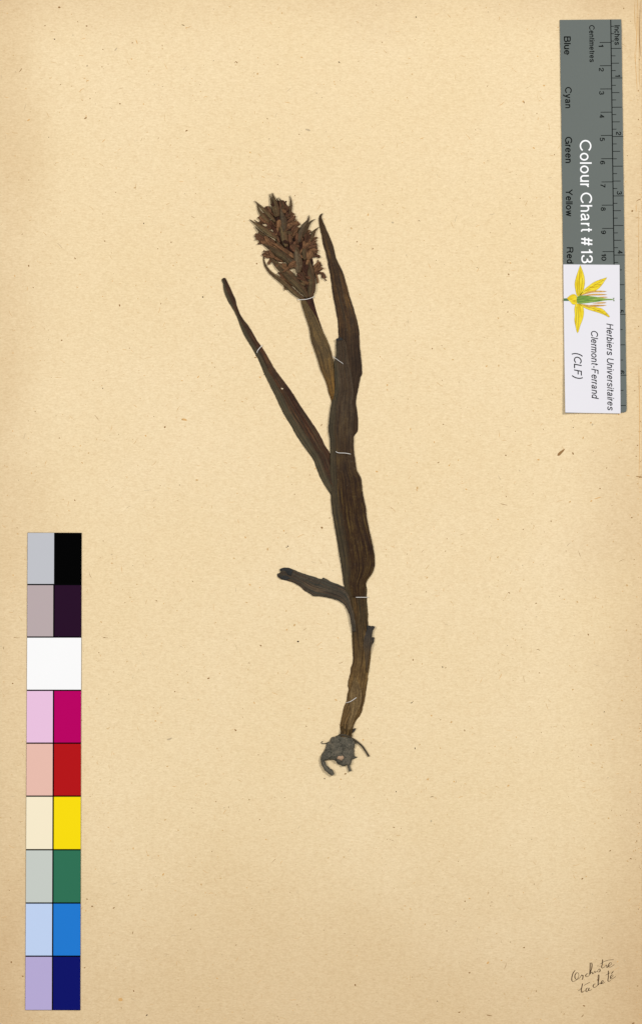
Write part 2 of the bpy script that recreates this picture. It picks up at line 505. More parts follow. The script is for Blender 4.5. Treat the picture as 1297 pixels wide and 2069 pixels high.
def quad_flat(pts, z):
    return [P(x, y, z) for x, y in pts], [(3, 2, 1, 0)]
def tick(u0, u1, v, w=1.3, z=None):
    return quad_flat([rc(u0, v - w / 2), rc(u1, v - w / 2), rc(u1, v + w / 2), rc(u0, v + w / 2)], z or ZP)
V, F, _ = join(quad_flat([rc(101.6, 0.2), rc(103.4, 0.2), rc(103.4, 793), rc(101.6, 793)], ZP + .06))
mk('scale_line', V, F, M_print, ruler, OR, smooth=False)
for k in range(10):
    V, F = tick(79.5, 102, 46.4 + 46.92 * k)
    mk('centimetre_tick', V, F, M_print, ruler, OR, smooth=False)
inch_y = [(0, 39.0), (1, 158.3), (2, 276.4), (3, 396.4), (4, 515.8), (5, 635.6), (6, 758.4), (7, 880.6)]
for i in range(1, 53):
    v = i / 8.0
    yy = interp(inch_y, v) - 41 + 1.0
    ln = 21.5 if i % 8 == 0 else (19.5 if i % 4 == 0 else (15 if i % 2 == 0 else 8))
    if i < 4: ln = 5.5
    if yy > 791: continue
    if 496 < yy and yy < 790 and ln < 12 and False: continue
    V, F = tick(103, 103 + ln, yy, 1.25)
    mk('inch_tick', V, F, M_print, ruler, OR, smooth=False)

def arc(cx, cy, rx, ry, a0, a1, n=18):
    return [(cx + rx * math.cos(math.radians(a0 + (a1 - a0) * i / n)), cy + ry * math.sin(math.radians(a0 + (a1 - a0) * i / n))) for i in range(n + 1)]
def spl(*pts): return resample(list(pts), 5 * len(pts))
six = spl((52, 74), (46, 89), (32, 94), (16, 84), (8, 60), (7, 34), (14, 14), (30, 6), (46, 14), (54, 32), (46, 52), (30, 58), (14, 50), (8, 36))
# grotesque letters as pen skeletons on a cap height of 100: ('c', points) one curved stroke, ('l', points) straight strokes
GLYPH = {
 'o': [('c', arc(31, 37, 25, 31, 0, 360, 30))], 'n': [('l', [(6, 0), (6, 74)]), ('c', arc(27, 44, 21, 24, 180, 0) + [(48, 0)])],
 'h': [('l', [(6, 0), (6, 100)]), ('c', arc(27, 44, 21, 24, 180, 0) + [(48, 0)])],
 'm': [('l', [(6, 0), (6, 74)]), ('c', arc(24, 48, 18, 20, 180, 0) + [(42, 0)]), ('c', arc(60, 48, 18, 20, 180, 0) + [(78, 0)])],
 'u': [('c', [(6, 74)] + arc(27, 30, 21, 24, 180, 360)), ('l', [(48, 0), (48, 74)])],
 'r': [('l', [(6, 0), (6, 74)]), ('c', arc(28, 40, 22, 28, 180, 92))], 'i': [('l', [(6, 0), (6, 74)]), ('l', [(6, 87), (6, 100)])], 'l': [('l', [(6, 0), (6, 100)])],
 't': [('c', [(15, 94)] + arc(27, 18, 12, 12, 180, 285)), ('l', [(2, 68), (32, 68)])], 'c': [('c', arc(31, 37, 25, 31, 38, 322, 24))],
 'e': [('l', [(8, 39), (56, 39)]), ('c', arc(31, 37, 25, 31, 2, 324, 26))],
 's': [('c', spl((50, 55), (44, 65), (30, 68), (14, 64), (9, 54), (16, 44), (32, 38), (48, 31), (53, 20), (46, 9), (30, 6), (14, 10), (7, 21)))],
 'a': [('c', spl((9, 52), (16, 64), (30, 68), (43, 63), (48, 50), (48, 30), (48, 14), (52, 6), (58, 6))), ('c', spl((48, 42), (36, 38), (18, 35), (8, 26), (8, 14), (16, 6), (28, 6), (42, 13), (48, 26)))],
 'y': [('l', [(4, 74), (29, 2)]), ('l', [(54, 74), (27, -10)]), ('c', spl((28, -8), (22, -21), (13, -24), (6, -23)))], 'v': [('l', [(4, 74), (28, 3), (52, 74)])],
 'w': [('l', [(4, 74), (22, 3), (40, 70), (58, 3), (76, 74)])], 'd': [('l', [(50, 0), (50, 100)]), ('c', arc(28, 37, 22, 31, 0, 360, 28))],
 'b': [('l', [(6, 0), (6, 100)]), ('c', arc(28, 37, 22, 31, 0, 360, 28))],
 'C': [('c', arc(48, 50, 42, 44, 36, 324, 28))], 'G': [('c', arc(48, 50, 42, 44, 36, 325, 28)), ('l', [(88, 2), (88, 46)]), ('l', [(52, 46), (88, 46)])],
 'B': [('l', [(6, 0), (6, 100)]), ('c', [(6, 94)] + arc(40, 74, 24, 20, 90, -90) + [(6, 54)]), ('c', [(6, 54)] + arc(42, 30, 27, 24, 90, -90) + [(6, 6)])],
 'R': [('l', [(6, 0), (6, 100)]), ('c', [(6, 94)] + arc(42, 73, 26, 21, 90, -90) + [(6, 52)]), ('c', spl((36, 52), (52, 49), (62, 40), (66, 14), (76, 0)))],
 'Y': [('l', [(4, 100), (40, 46)]), ('l', [(76, 100), (40, 46)]), ('l', [(40, 46), (40, 0)])], 'I': [('l', [(6, 0), (6, 100)])],
 'H': [('l', [(6, 0), (6, 100)]), ('l', [(70, 0), (70, 100)]), ('l', [(6, 54), (70, 54)])], 'U': [('c', [(6, 100)] + arc(38, 36, 32, 30, 180, 360) + [(70, 100)])],
 'F': [('l', [(6, 0), (6, 100)]), ('l', [(6, 94), (62, 94)]), ('l', [(6, 52), (56, 52)])], 'L': [('l', [(6, 100), (6, 0)]), ('l', [(6, 6), (58, 6)])],
 '(': [('c', spl((27, 112), (12, 80), (7, 42), (12, 4), (27, -28)))], ')': [('c', spl((6, 112), (21, 80), (26, 42), (21, 4), (6, -28)))],
 '-': [('l', [(4, 36), (32, 36)])], '#': [('l', [(27, 98), (15, 2)]), ('l', [(55, 98), (43, 2)]), ('l', [(8, 66), (64, 66)]), ('l', [(4, 33), (60, 33)])],
 '1': [('l', [(30, 0), (30, 98)]), ('c', spl((8, 72), (22, 77), (30, 94)))],
 '2': [('c', spl((8, 66), (10, 82), (20, 92), (34, 94), (48, 88), (54, 74), (50, 58), (34, 42), (16, 26), (9, 6))), ('l', [(8, 6), (56, 6)])],
 '3': [('c', spl((8, 72), (14, 88), (30, 94), (46, 89), (52, 74), (46, 58), (28, 53))), ('c', spl((28, 53), (48, 48), (55, 28), (48, 12), (30, 6), (12, 12), (6, 28)))],
 '4': [('l', [(42, 0), (42, 96), (4, 29), (60, 29)])], '5': [('l', [(52, 94), (16, 94), (10, 50)]), ('c', spl((10, 50), (20, 58), (34, 60), (50, 50), (55, 32), (48, 14), (30, 6), (14, 10), (6, 24)))],
 '6': [('c', six)], '7': [('l', [(6, 94), (57, 94)]), ('c', spl((55, 92), (40, 66), (28, 36), (22, 0)))],
 '8': [('c', arc(31, 74, 20, 20, 0, 360, 24)), ('c', arc(31, 30, 25, 24, 0, 360, 26))], '9': [('c', [(61 - x, 100 - y) for x, y in six])], '0': [('c', arc(30, 50, 24, 44, 0, 360, 28))],
}
def text_mesh(txt, shear=0.0, wt=12.0):
    """flat letters, each stroke a hair above the last so that crossings do not share a plane"""
    V, F = [], []
    x, lay = 0.0, 0
    def strip(pts, z):
        n = len(pts); o = len(V)
        closed = math.dist(pts[0], pts[-1]) < 1e-6
        for i, p in enumerate(pts):
            a = pts[i - 1] if i else (pts[-2] if closed else p)
            b = pts[i + 1] if i < n - 1 else (pts[1] if closed else p)
            d = Vector((b[0] - a[0], b[1] - a[1])).normalized()
            V.append((p[0] - d.y * wt / 2, p[1] + d.x * wt / 2, z)); V.append((p[0] + d.y * wt / 2, p[1] - d.x * wt / 2, z))
        for i in range(n - 1): F.append((o + 2 * i + 1, o + 2 * i + 3, o + 2 * i + 2, o + 2 * i))
    for ch in txt:
        if ch == ' ': x += 36; continue
        gx = 0
        for kind, pts in GLYPH[ch]:
            gx = max(gx, max(p[0] for p in pts))
            q = [(x + p[0] + shear * p[1], p[1]) for p in pts]
            if kind == 'c':
                lay += 1; strip(q, 0.025 * (lay % 6))
            else:
                for i, (a, b) in enumerate(zip(q, q[1:])):
                    d = (Vector(b) - Vector(a)).normalized() * wt * .3
                    lay += 1
                    strip([(a[0] - d.x, a[1] - d.y) if i else a, (b[0] + d.x, b[1] + d.y) if i < len(q) - 2 else b], 0.025 * (lay % 6))
        x += gx + (19 if ch not in 'rt' else 13)
    return V, F
def down_text(txt, x0, x1, y0, y1, z, mat, parent, origin, tilt=TILT, shear=0.0, bold=16.0, label=None, lift=None, name='lettering'):
    V, F = text_mesh(txt, shear, bold)
    xs = [v[0] for v in V]; ys = [v[1] for v in V]
    ax, bx, ay, by = min(xs), max(xs), min(ys), max(ys)
    ymid = 0.5 * (y0 + y1)
    W = []
    for v in V:
        yy = y0 + (v[0] - ax) / (bx - ax) * (y1 - y0)
        xx = x0 + (v[1] - ay) / (by - ay) * (x1 - x0) + tilt * (yy - ymid)
        W.append(P(xx, yy, z + v[2] + (lift(xx, yy) if lift else 0)))
    o = mk(name, W, F, mat, parent, origin, smooth=False)
    if label: o['label'] = label
    return o
for txt, x0, x1, y0, y1 in [('Inches', 1240, 1251.2, 52, 91.8), ('Centimetres', 1189.3, 1200.3, 51.6, 126.4), ('Blue', 1138.3, 1152, 74.3, 111.7),
                            ('Cyan', 1136.6, 1154, 176.5, 219.3), ('Green', 1140.6, 1155, 277, 330), ('Yellow', 1141.7, 1156.2, 383, 437.8), ('Red', 1143.3, 1157.2, 500, 532.9)]:
    down_text(txt, x0, x1, y0, y1, ZP, M_print, ruler, OR, bold=15.5)
for txt, x0, x1, y0, y1 in [('Colour', 1170.4, 1194, 283.3, 378.6), ('Chart', 1171.6, 1195.3, 389.6, 469), ('#13', 1172.8, 1196, 480, 532.2)]:
    down_text(txt, x0, x1, y0, y1, ZP, M_wprint, ruler, OR, label='large white lettering', bold=12)
for k in range(1, 11):
    yy = 86.3 + 46.9 * (k - 1)
    w = {1: 4.6, 10: 14.5}.get(k, 7.4)
    x0 = 1208 + 0.0135 * (yy - 86)
    down_text(str(k), x0, x0 + 9.8, yy + 4.6, yy + 4.6 + w, ZP, M_print, ruler, OR, name='numeral')
for k in range(1, 7):
    yy = interp(inch_y, k)
    x0 = 1241.6 + 0.0135 * (yy - 158)
    w = 3.9 if k == 1 else 7.2
    down_text(str(k), x0, x0 + 10.2, yy - 2.6 - w, yy - 2.6, ZP, M_print, ruler, OR, name='numeral')

# ---------------------------------------------------------------- white label lying on the ruler card
OL = P(1140, 834, Z0 + RT)
label = thing('paper_label', 'small white paper label with a yellow flower and italic lettering on the grey ruler', 'label', OL)
LT0, LT1 = Z0 + RT + 0.3, Z0 + RT + 1.6
def lift(x, y):
    return 4.5 * max(0.0, (1215 - x) / 75.0) ** 2 * max(0.0, min(1.0, (y - 690) / 140.0)) ** 1.2
M_white = flat_mat('label_white', (228, 226, 231), 0.8, 0.05, 0.02, 1300)
nx, ny = 16, 24
def lab(u, v):
    a = Vector((1136.8, 534.8)).lerp(Vector((1250.2, 535.6)), u); b = Vector((1140.4, 833.8)).lerp(Vector((1252.2, 835.6)), u)
    return a.lerp(b, v)
V, F = [], []
for s, zz in ((0, LT1), (1, LT0)):
    for j in range(ny):
        for i in range(nx):
            q = lab(i / (nx - 1), j / (ny - 1)); V.append(P(q.x, q.y, zz + lift(q.x, q.y)))
n = nx * ny
for j in range(ny - 1):
    for i in range(nx - 1):
        a = j * nx + i
        F.append((a, a + nx, a + nx + 1, a + 1)); F.append((n + a, n + a + 1, n + a + nx + 1, n + a + nx))
for j in range(ny - 1):
    a = j * nx; F.append((a, n + a, n + a + nx, a + nx)); a += nx - 1; F.append((a, a + nx, n + a + nx, n + a))
for i in range(nx - 1):
    a = i; F.append((a, a + 1, n + a + 1, n + a)); a = (ny - 1) * nx + i; F.append((a, n + a, n + a + 1, a + 1))
mk('card', V, F, M_white, label, OL, smooth=False)
LZ = LT1 + 0.16
M_lprint = flat_mat('label_print', (34, 34, 38), 0.8, 0.02, 0.05)
down_text('Herbiers Universitaires', 1224.2, 1238.6, 654, 829.6, LZ, M_lprint, label, OL, 0.011, 0.2, 13.5, lift=lift)
down_text('Clermont-Ferrand', 1193, 1207.5, 669, 806.7, LZ, M_lprint, label, OL, 0.011, 0.2, 13.5, lift=lift)
down_text('(CLF)', 1153.4, 1176.2, 713.7, 765.8, LZ, M_lprint, label, OL, 0.011, 0.2, 13.5, lift=lift)
# flower emblem, printed
def em(pts): return [(1117 + x / 7.206, 520 + y / 7.206) for x, y in pts]
def streak_mat(name, c0, c1, c2, sc):
    k = NT(name, 0.8, 0.03)
    tc = k.n('ShaderNodeTexCoord').outputs['Object']
    f = k.noise(k.mapv(tc, sc), 900, 3, 0.6)
    return k.color(k.ramp(f, [(0.3, c0), (0.5, c1), (0.72, c2)]))
M_pet_v = streak_mat('printed_petal_upright', (196, 158, 34), (232, 205, 44), (240, 222, 80), (2.2, .3, 1))
M_pet_h = streak_mat('printed_petal_slanted', (190, 150, 40), (232, 205, 44), (242, 224, 84), (.5, 1.9, 1))
M_ovary = streak_mat('printed_ovary', (78, 116, 62), (120, 156, 72), (170, 190, 100), (.25, 2.0, 1))
M_stamen = streak_mat('printed_stamen', (168, 122, 66), (206, 160, 84), (222, 184, 110), (1, 1, 1))
M_line = flat_mat('printed_outline', (112, 98, 44), 0.8, 0.02, 0.1)
def flatpoly(poly, z):
    V, F = slab_data(poly, z, z)
    return V[:len(poly)], F[:1]
def sm(pts, n=44):
    q = resample(em(pts) + [em(pts)[0]], n + 1)
    return q[:-1]
def grow(poly, d):
    cx = sum(p[0] for p in poly) / len(poly); cy = sum(p[1] for p in poly) / len(poly)
    out = []
    n = len(poly)
    A = sum(a[0] * b[1] - b[0] * a[1] for a, b in zip(poly, poly[1:] + poly[:1]))
    for i in range(n):
        a, b = poly[i - 1], poly[(i + 1) % n]
        t = Vector((b[0] - a[0], b[1] - a[1])); t = t.normalized() if t.length else Vector((1, 0))
        nn = Vector((t.y, -t.x)) * (1 if A > 0 else -1)
        out.append((poly[i][0] + nn.x * d, poly[i][1] + nn.y * d))
    return out
petals = [([(388, 118), (415, 185), (440, 260), (452, 330), (450, 400), (430, 490), (400, 545), (360, 575), (335, 545), (315, 450), (310, 380), (330, 290), (360, 200)], M_pet_v),
          ([(778, 296), (740, 350), (690, 420), (630, 475), (540, 510), (430, 545), (370, 575), (430, 490), (500, 430), (580, 370), (660, 335)], M_pet_h),
          ([(320, 680), (305, 760), (312, 850), (305, 910), (320, 1000), (350, 1104), (385, 1000), (420, 910), (438, 830), (435, 750), (415, 710), (370, 680)], M_pet_v),
          ([(370, 680), (430, 725), (520, 768), (620, 797), (720, 832), (817, 877), (770, 810), (700, 750), (640, 735), (560, 715), (480, 695)], M_pet_h)]
calyx = [(193, 603), (240, 560), (290, 540), (330, 560), (350, 620), (335, 680), (280, 688), (245, 650)]
V, F = flatpoly(sm(calyx, 26), LZ + .12)
emb = mk('flower_emblem', V, F, M_pet_h, label, OL, smooth=False)
emb['label'] = 'printed yellow flower with green ovary'
Vs = []
for pts, m in petals:
    poly = sm(pts)
    V, F = flatpoly(poly, LZ + .06); mk('petal', V, F, m, emb, OL, smooth=False)
    Vs.append(flatpoly(grow(poly, 0.38), LZ))
    mid = [poly[0]]
for pts, w0, w1, in [([(388, 150), (375, 350), (365, 560)], .5, .3), ([(350, 1070), (365, 900), (350, 720)], .5, .3), ([(420, 520), (560, 430), (740, 330)], .4, .3), ([(450, 710), (620, 765), (780, 850)], .4, .3),
                     ([(340, 330), (345, 450), (355, 555)], .3, .3), ([(420, 300), (410, 430), (380, 560)], .3, .3), ([(330, 960), (335, 850), (335, 720)], .3, .3)]:
    q = resample(em(pts), 12); a = []
    for i, p in enumerate(q):
        d = Vector((q[min(11, i + 1)][0] - q[max(0, i - 1)][0], q[min(11, i + 1)][1] - q[max(0, i - 1)][1])).normalized()
        a.append(((p[0] - d.y * .28, p[1] + d.x * .28), (p[0] + d.y * .28, p[1] - d.x * .28)))
    V = [P(*x, LZ + .1) for pr in a for x in pr]
    Vs.append((V, [(2 * i, 2 * i + 1, 2 * i + 3, 2 * i + 2) for i in range(11)]))
Vs.append(flatpoly(grow(sm(calyx, 26), .35), LZ + .02))
V, F, _ = join(*Vs); mk('outline', V, F, M_line, emb, OL, smooth=False)
V, F = flatpoly(em([(145, 602), (215, 598), (240, 612), (240, 638), (145, 638)]), LZ + .09); mk('stalk', V, F, flat_mat('printed_stalk', (84, 116, 86)), emb, OL, smooth=False)
for pts in [[(360, 572), (470, 515), (560, 490), (680, 488), (782, 500), (690, 512), (570, 516), (470, 540)],
            [(400, 565), (520, 540), (600, 533), (700, 535), (786, 546), (700, 556), (600, 558), (500, 562)],
            [(640, 582), (720, 575), (790, 583), (720, 592)], [(560, 672), (680, 655), (772, 663), (690, 678)],
            [(380, 680), (480, 700), (600, 692), (700, 696), (780, 700), (700, 716), (590, 722), (480, 722)]]:
    V, F = flatpoly(sm(pts, 20), LZ + .18); mk('stamen', V, F, M_stamen, emb, OL, smooth=False)
ov = sm([(335, 620), (345, 580), (400, 558), (500, 563), (600, 575), (700, 590), (780, 605), (862, 610), (862, 624), (780, 628), (700, 640), (600, 655), (480, 670), (380, 678), (340, 660)], 50)
V, F = flatpoly(ov, LZ + .24); ovo = mk('ovary', V, F, M_ovary, emb, OL, smooth=False)
V, F = flatpoly(em([(862, 592), (886, 594), (884, 604), (877, 612), (877, 622), (888, 632), (886, 642), (864, 640), (870, 624), (868, 610)]), LZ + .26)
mk('stigma', V, F, flat_mat('printed_stigma', (138, 150, 122)), emb, OL, smooth=False)

# ---------------------------------------------------------------- pressed orchid
def leaf_mat(name, stops, margin=None, mwidth=0.3, pale=0.0, scale_u=1.0, rough=0.68, spec=0.13, second=None, along=None, blot=260):
    """dried leaf: lengthwise veins in UV space, two tones in patches, blotches, a greyer margin, a change of tone along its length"""
    k = NT(name, rough, spec)
    uv = k.n('ShaderNodeTexCoord').outputs['UV']
    ob = k.n('ShaderNodeTexCoord').outputs['Object']
    rnd = k.n('ShaderNodeObjectInfo').outputs['Random']
    sp = k.n('ShaderNodeSeparateXYZ'); k.l(uv, sp.inputs[0])
    v1 = k.noise(k.mapv(uv, (13 * scale_u, 0.9, 1)), 1.0, 3, 0.65)
    v2 = k.noise(k.mapv(uv, (34 * scale_u, 2.0, 1)), 1.0, 2, 0.5)
    bl = k.noise(ob, blot, 4, 0.65)
    fine = k.noise(ob, 1500, 3, 0.6)
    f = k.math('ADD', k.math('MULTIPLY', v1, 0.42), k.math('ADD', k.math('MULTIPLY', v2, 0.36), k.math('MULTIPLY', bl, 0.2)))
    f = k.math('ADD', f, k.math('MULTIPLY', k.math('SUBTRACT', fine, 0.5), 0.16))
    f = k.math('ADD', f, k.math('MULTIPLY', k.math('SUBTRACT', rnd, 0.5), 0.08))
    # spread the tones
    f = k.math('ADD', k.math('MULTIPLY', k.math('SUBTRACT', f, 0.49), 1.9), 0.53)
    col = k.ramp(f, stops)
    if second:
        h = k.noise(k.mapv(uv, (5.5 * scale_u, 0.8, 1)), 1.0, 3, 0.6)
        col = k.mix(k.ramp(h, [(0.44, (0, 0, 0, 1)), (0.58, (1, 1, 1, 1))]), col, k.ramp(f, second))
    if along:
        a0, a1, st = along
        g = k.math('ADD', sp.outputs[1], k.math('MULTIPLY', k.math('SUBTRACT', v1, 0.5), 0.9))
        nd = k.n('ShaderNodeMapRange'); nd.inputs['From Min'].default_value = a0; nd.inputs['From Max'].default_value = a1
        k.l(g, nd.inputs['Value'])
        col = k.mix(nd.outputs[0], col, k.ramp(f, st))
    if margin:
        uu = k.math('ADD', sp.outputs[0], k.math('ADD', k.math('MULTIPLY', k.math('SUBTRACT', bl, 0.5), 0.25), k.math('MULTIPLY', k.math('SUBTRACT', v1, 0.5), 0.35)))
        mm = k.ramp(uu, [(0.0, (0.8, 0.8, 0.8, 1)), (mwidth * 0.75, (0.6, 0.6, 0.6, 1)), (mwidth * 1.25, (0, 0, 0, 1))])
        col = k.mix(mm, col, k.ramp(f, [(0.3, margin[0]), (0.7, margin[1])]))
    if pale:
        s = k.noise(ob, 800, 4, 0.7)
        col = k.mix(k.ramp(s, [(0.62, (0, 0, 0, 1)), (0.78, (pale, pale, pale, 1))]), col, lin((128, 120, 104)))
    k.bump(k.math('ADD', k.math('MULTIPLY', v2, 1.0), k.math('ADD', k.math('MULTIPLY', bl, 0.7), k.math('MULTIPLY', fine, 0.4))), 0.7, 0.0002)
    return k.color(col)

OL1 = [(0.3, (44, 36, 20)), (0.5, (72, 58, 30)), (0.66, (98, 80, 42)), (0.8, (122, 100, 54))]
M_leafA = leaf_mat('dried_leaf_brown', [(0.3, (36, 23, 15)), (0.5, (56, 39, 25)), (0.66, (80, 57, 33)), (0.8, (108, 78, 40))], None, pale=0.2, second=[(0.3, (32, 24, 20)), (0.5, (50, 38, 28)), (0.75, (74, 58, 38))],
                   along=(2.1, 3.0, [(0.3, (32, 22, 15)), (0.5, (46, 33, 22)), (0.75, (64, 47, 31))]))
M_leafC = leaf_mat('dried_leaf_sheathing', [(0.3, (50, 39, 29)), (0.5, (72, 59, 44)), (0.7, (94, 78, 58)), (0.82, (114, 96, 70))], ((54, 48, 35), (82, 74, 54)), 0.24, 0.3, 1.5,
                   second=[(0.3, (48, 36, 26)), (0.5, (67, 51, 35)), (0.75, (90, 72, 48))], along=(1.2, 3.2, [(0.3, (38, 22, 12)), (0.5, (60, 41, 21)), (0.66, (84, 65, 31)), (0.8, (108, 88, 42))]))
M_leafD = leaf_mat('dried_leaf_two_toned', [(0.3, (40, 22, 14)), (0.5, (58, 36, 23)), (0.66, (82, 53, 32)), (0.82, (112, 72, 44))], ((56, 52, 38), (88, 82, 60)), 0.42, 0.2, second=[(0.3, (40, 29, 20)), (0.5, (56, 42, 29)), (0.75, (84, 64, 42))])
M_leafE = leaf_mat('dried_leaf_blackish', [(0.3, (44, 36, 28)), (0.5, (62, 50, 39)), (0.66, (84, 69, 52)), (0.82, (108, 88, 66))], None, pale=0.4, second=[(0.3, (38, 38, 34)), (0.5, (56, 54, 46)), (0.75, (80, 74, 60))])
M_leafF = leaf_mat('dried_leaf_olive', [(0.3, (52, 40, 25)), (0.5, (74, 59, 38)), (0.66, (98, 79, 49)), (0.82, (124, 98, 56))], None, pale=0.15, along=(1.2, 2.2, [(0.3, (50, 34, 14)), (0.5, (84, 58, 24)), (0.75, (128, 92, 38))]))
M_stem = leaf_mat('dried_stem_brown', [(0.3, (44, 29, 14)), (0.5, (66, 47, 24)), (0.66, (92, 68, 34)), (0.82, (116, 88, 46))], None, pale=0.3, second=[(0.3, (40, 32, 20)), (0.5, (64, 52, 32)), (0.75, (96, 78, 48))],
                  along=(1.0, 2.3, [(0.3, (66, 47, 25)), (0.5, (102, 78, 44)), (0.66, (132, 104, 62)), (0.82, (160, 129, 82))]))
M_scape = leaf_mat('dried_scape_red_brown', [(0.3, (38, 21, 14)), (0.5, (58, 33, 22)), (0.75, (86, 53, 33))])
M_sheath = leaf_mat('dried_sheath_pale', [(0.3, (70, 53, 33)), (0.5, (112, 90, 57)), (0.66, (144, 119, 78)), (0.82, (170, 144, 100))], None, pale=0.4)
M_flap = leaf_mat('dried_flap_grey', [(0.3, (40, 38, 36)), (0.5, (56, 52, 48)), (0.75, (80, 73, 65))], None, pale=0.5, along=(0.1, 0.6, [(0.3, (58, 45, 30)), (0.5, (80, 64, 44)), (0.75, (108, 88, 62))]))
M_tip = leaf_mat('dried_tip_black', [(0.3, (30, 31, 31)), (0.5, (46, 46, 45)), (0.75, (66, 64, 60))], None, pale=0.3)
BS = dict(scale_u=0.35, blot=600)
M_bract = leaf_mat('dried_bract_olive', [(0.3, (48, 38, 24)), (0.5, (77, 63, 41)), (0.66, (102, 84, 55)), (0.82, (128, 105, 68))], None, pale=0.2, second=[(0.3, (50, 36, 22)), (0.5, (78, 55, 35)), (0.75, (106, 78, 50))], **BS)
M_bractg = leaf_mat('dried_bract_grey', [(0.3, (52, 42, 31)), (0.5, (76, 63, 46)), (0.66, (98, 83, 61)), (0.82, (118, 100, 75))], None, pale=0.5, second=[(0.3, (48, 36, 24)), (0.5, (74, 56, 38)), (0.75, (100, 78, 52))], **BS)
M_fl1 = leaf_mat('dried_flower_tan', [(0.3, (66, 42, 27)), (0.5, (112, 79, 53)), (0.66, (141, 103, 69)), (0.82, (164, 122, 84))], None, rough=0.8, second=[(0.3, (60, 40, 26)), (0.5, (92, 66, 44)), (0.75, (122, 90, 60))], **BS)
M_fl2 = leaf_mat('dried_flower_red_brown', [(0.3, (50, 29, 20)), (0.5, (84, 55, 38)), (0.66, (112, 78, 54)), (0.82, (140, 101, 71))], None, rough=0.8, second=[(0.3, (46, 31, 21)), (0.5, (74, 52, 35)), (0.75, (104, 76, 52))], **BS)
M_core = leaf_mat('dried_spike_core', [(0.3, (34, 19, 13)), (0.5, (54, 32, 22)), (0.75, (82, 52, 35))], None, scale_u=0.5, rough=0.8, blot=600)

OP = P(696, 1500, Z0)
plant = thing('pressed_orchid', 'dried brown orchid plant with leaves, flower spike and earthy tuber sewn to the sheet', 'plant', OP)
def leaf(name, L, R, z, camber, th, mat, parent=plant, lab=None, **kw):
    V, F, U = ribbon_data(L, R, z, camber, th, **kw)
    o = mk(name, V, F, mat, parent, OP, U)
    if lab: o['label'] = lab
    return o

# flower stem (scape) from under the sheathing leaf up to the spike
leaf('flower_stem', [(672, 860), (668, 800), (652, 742), (636, 690), (618, 640), (610, 600)], [(706, 860), (700, 800), (676, 742), (653, 671), (640, 632), (631, 598)],
     [(0, .6), (.3, .6), (1, .8)], 2.2, 1.0, M_scape, nrow=50, ncol=10, seed=2, ridge=.8)
# leaf along the scape
leaf('leaf', [(607, 604), (611, 621), (618.7, 645), (625, 666), (629, 689), (639.7, 721), (647.6, 747), (659, 774), (664, 795), (668, 806), (672, 830)],
     [(616, 602), (623, 616), (639.7, 642), (653, 671), (663, 692), (670, 713), (673, 729), (676, 757), (679, 790), (682, 806), (684, 830)],
     [(0, 3.0), (.3, 3.2), (1, 1.6)], 2.4, .8, M_leafF, nrow=90, ncol=18, seed=5, ridge=1.0, wav=.8, jag=.5, lab='olive brown leaf clasping the flower stem')
# long right-hand leaf
leaf('leaf', [(652, 431.5), (647, 434), (644.5, 440), (644, 449.5), (649, 473), (653, 495), (658.6, 513.7), (663, 535), (668, 563.5), (672.5, 597.6), (676.4, 616), (682, 650), (683.5, 676), (684, 730), (682, 800), (680, 878)],
     [(652, 432), (650.5, 436), (650, 441.6), (658, 461), (672.5, 495), (680, 524), (694, 554), (706, 598), (717, 632), (725, 666), (726.5, 697), (731.5, 750), (727.5, 765.5), (721, 799), (719, 813), (723, 845), (723.5, 858), (722.3, 871), (714, 883)],
     [(0, 3.5), (.1, 1.6), (.6, 1.4), (1, 1.6)], [(0, .6), (.1, 2.6), (1, 2.6)], .8, M_leafA, nrow=150, ncol=24, seed=11, ridge=1.2, nridge=10, wav=1.4, jag=.7, lab='long brown leaf with a hooked dark tip')
# left leaf
leaf('leaf', [(448.6, 564), (448.5, 567), (451, 574), (453.6, 590), (461.5, 609.5), (474.6, 631.7), (482.4, 650), (491.6, 673.7), (508.6, 702.5), (521.7, 726), (535, 757.6), (553, 794), (569, 828), (588, 861), (606, 891), (632, 928), (641.4, 952), (650.7, 972.5), (667.3, 999), (682, 1030)],
     [(453, 561.5), (457, 563), (459, 568.5), (469.3, 590), (476.7, 607), (480, 621), (489, 641), (499.5, 655), (508.6, 668.5), (519, 687), (535, 710), (553, 742), (574, 770.7), (589, 791), (610, 824), (626.6, 848.5), (647, 880), (656, 900), (668, 920), (690, 985), (700, 1030)],
     [(0, 2.4), (.1, 1.0), (1, .9)], [(0, .6), (.08, 2.4), (.9, 2.6), (1, 1.2)], .8, M_leafD, nrow=150, ncol=24, seed=17, ridge=1.0, nridge=8, wav=1.2, jag=.6, fold=1.1, lab='narrow leaf slanting out from the stem, grey along one side')
# big sheathing leaf
leaf('leaf', [(679, 685), (678.5, 700), (678.5, 718), (675, 731), (675.5, 757.6), (676.6, 780), (673, 800), (669, 817), (665.5, 841), (663.3, 869), (666, 885.5), (667, 909.5), (666.3, 965), (668, 1000), (670, 1026), (678, 1076), (684, 1112), (690, 1148), (695, 1184), (703, 1206)],
     [(688, 682.5), (696, 688), (699.5, 697), (704, 723.5), (711.5, 763), (715, 792), (713.5, 813), (716, 840), (714.5, 882), (715, 909.5), (717, 926), (721, 950), (728, 963.5), (730.5, 974), (733, 998), (739, 1026), (741, 1048), (751, 1094), (756.3, 1120), (757, 1140), (752.5, 1157), (740.5, 1175), (738, 1190), (737, 1206)],
     [(0, 4.6), (.2, 4.4), (.35, 3.6), (.45, 2.6), (1, 2.4)], [(0, 1.5), (.3, 3.0), (.5, 4.6), (1, 5.0)], .9, M_leafC, nrow=190, ncol=34, seed=23, ridge=1.7, nridge=13, wav=1.4, jag=.6, lab='broad sheathing leaf with a torn blunt tip')
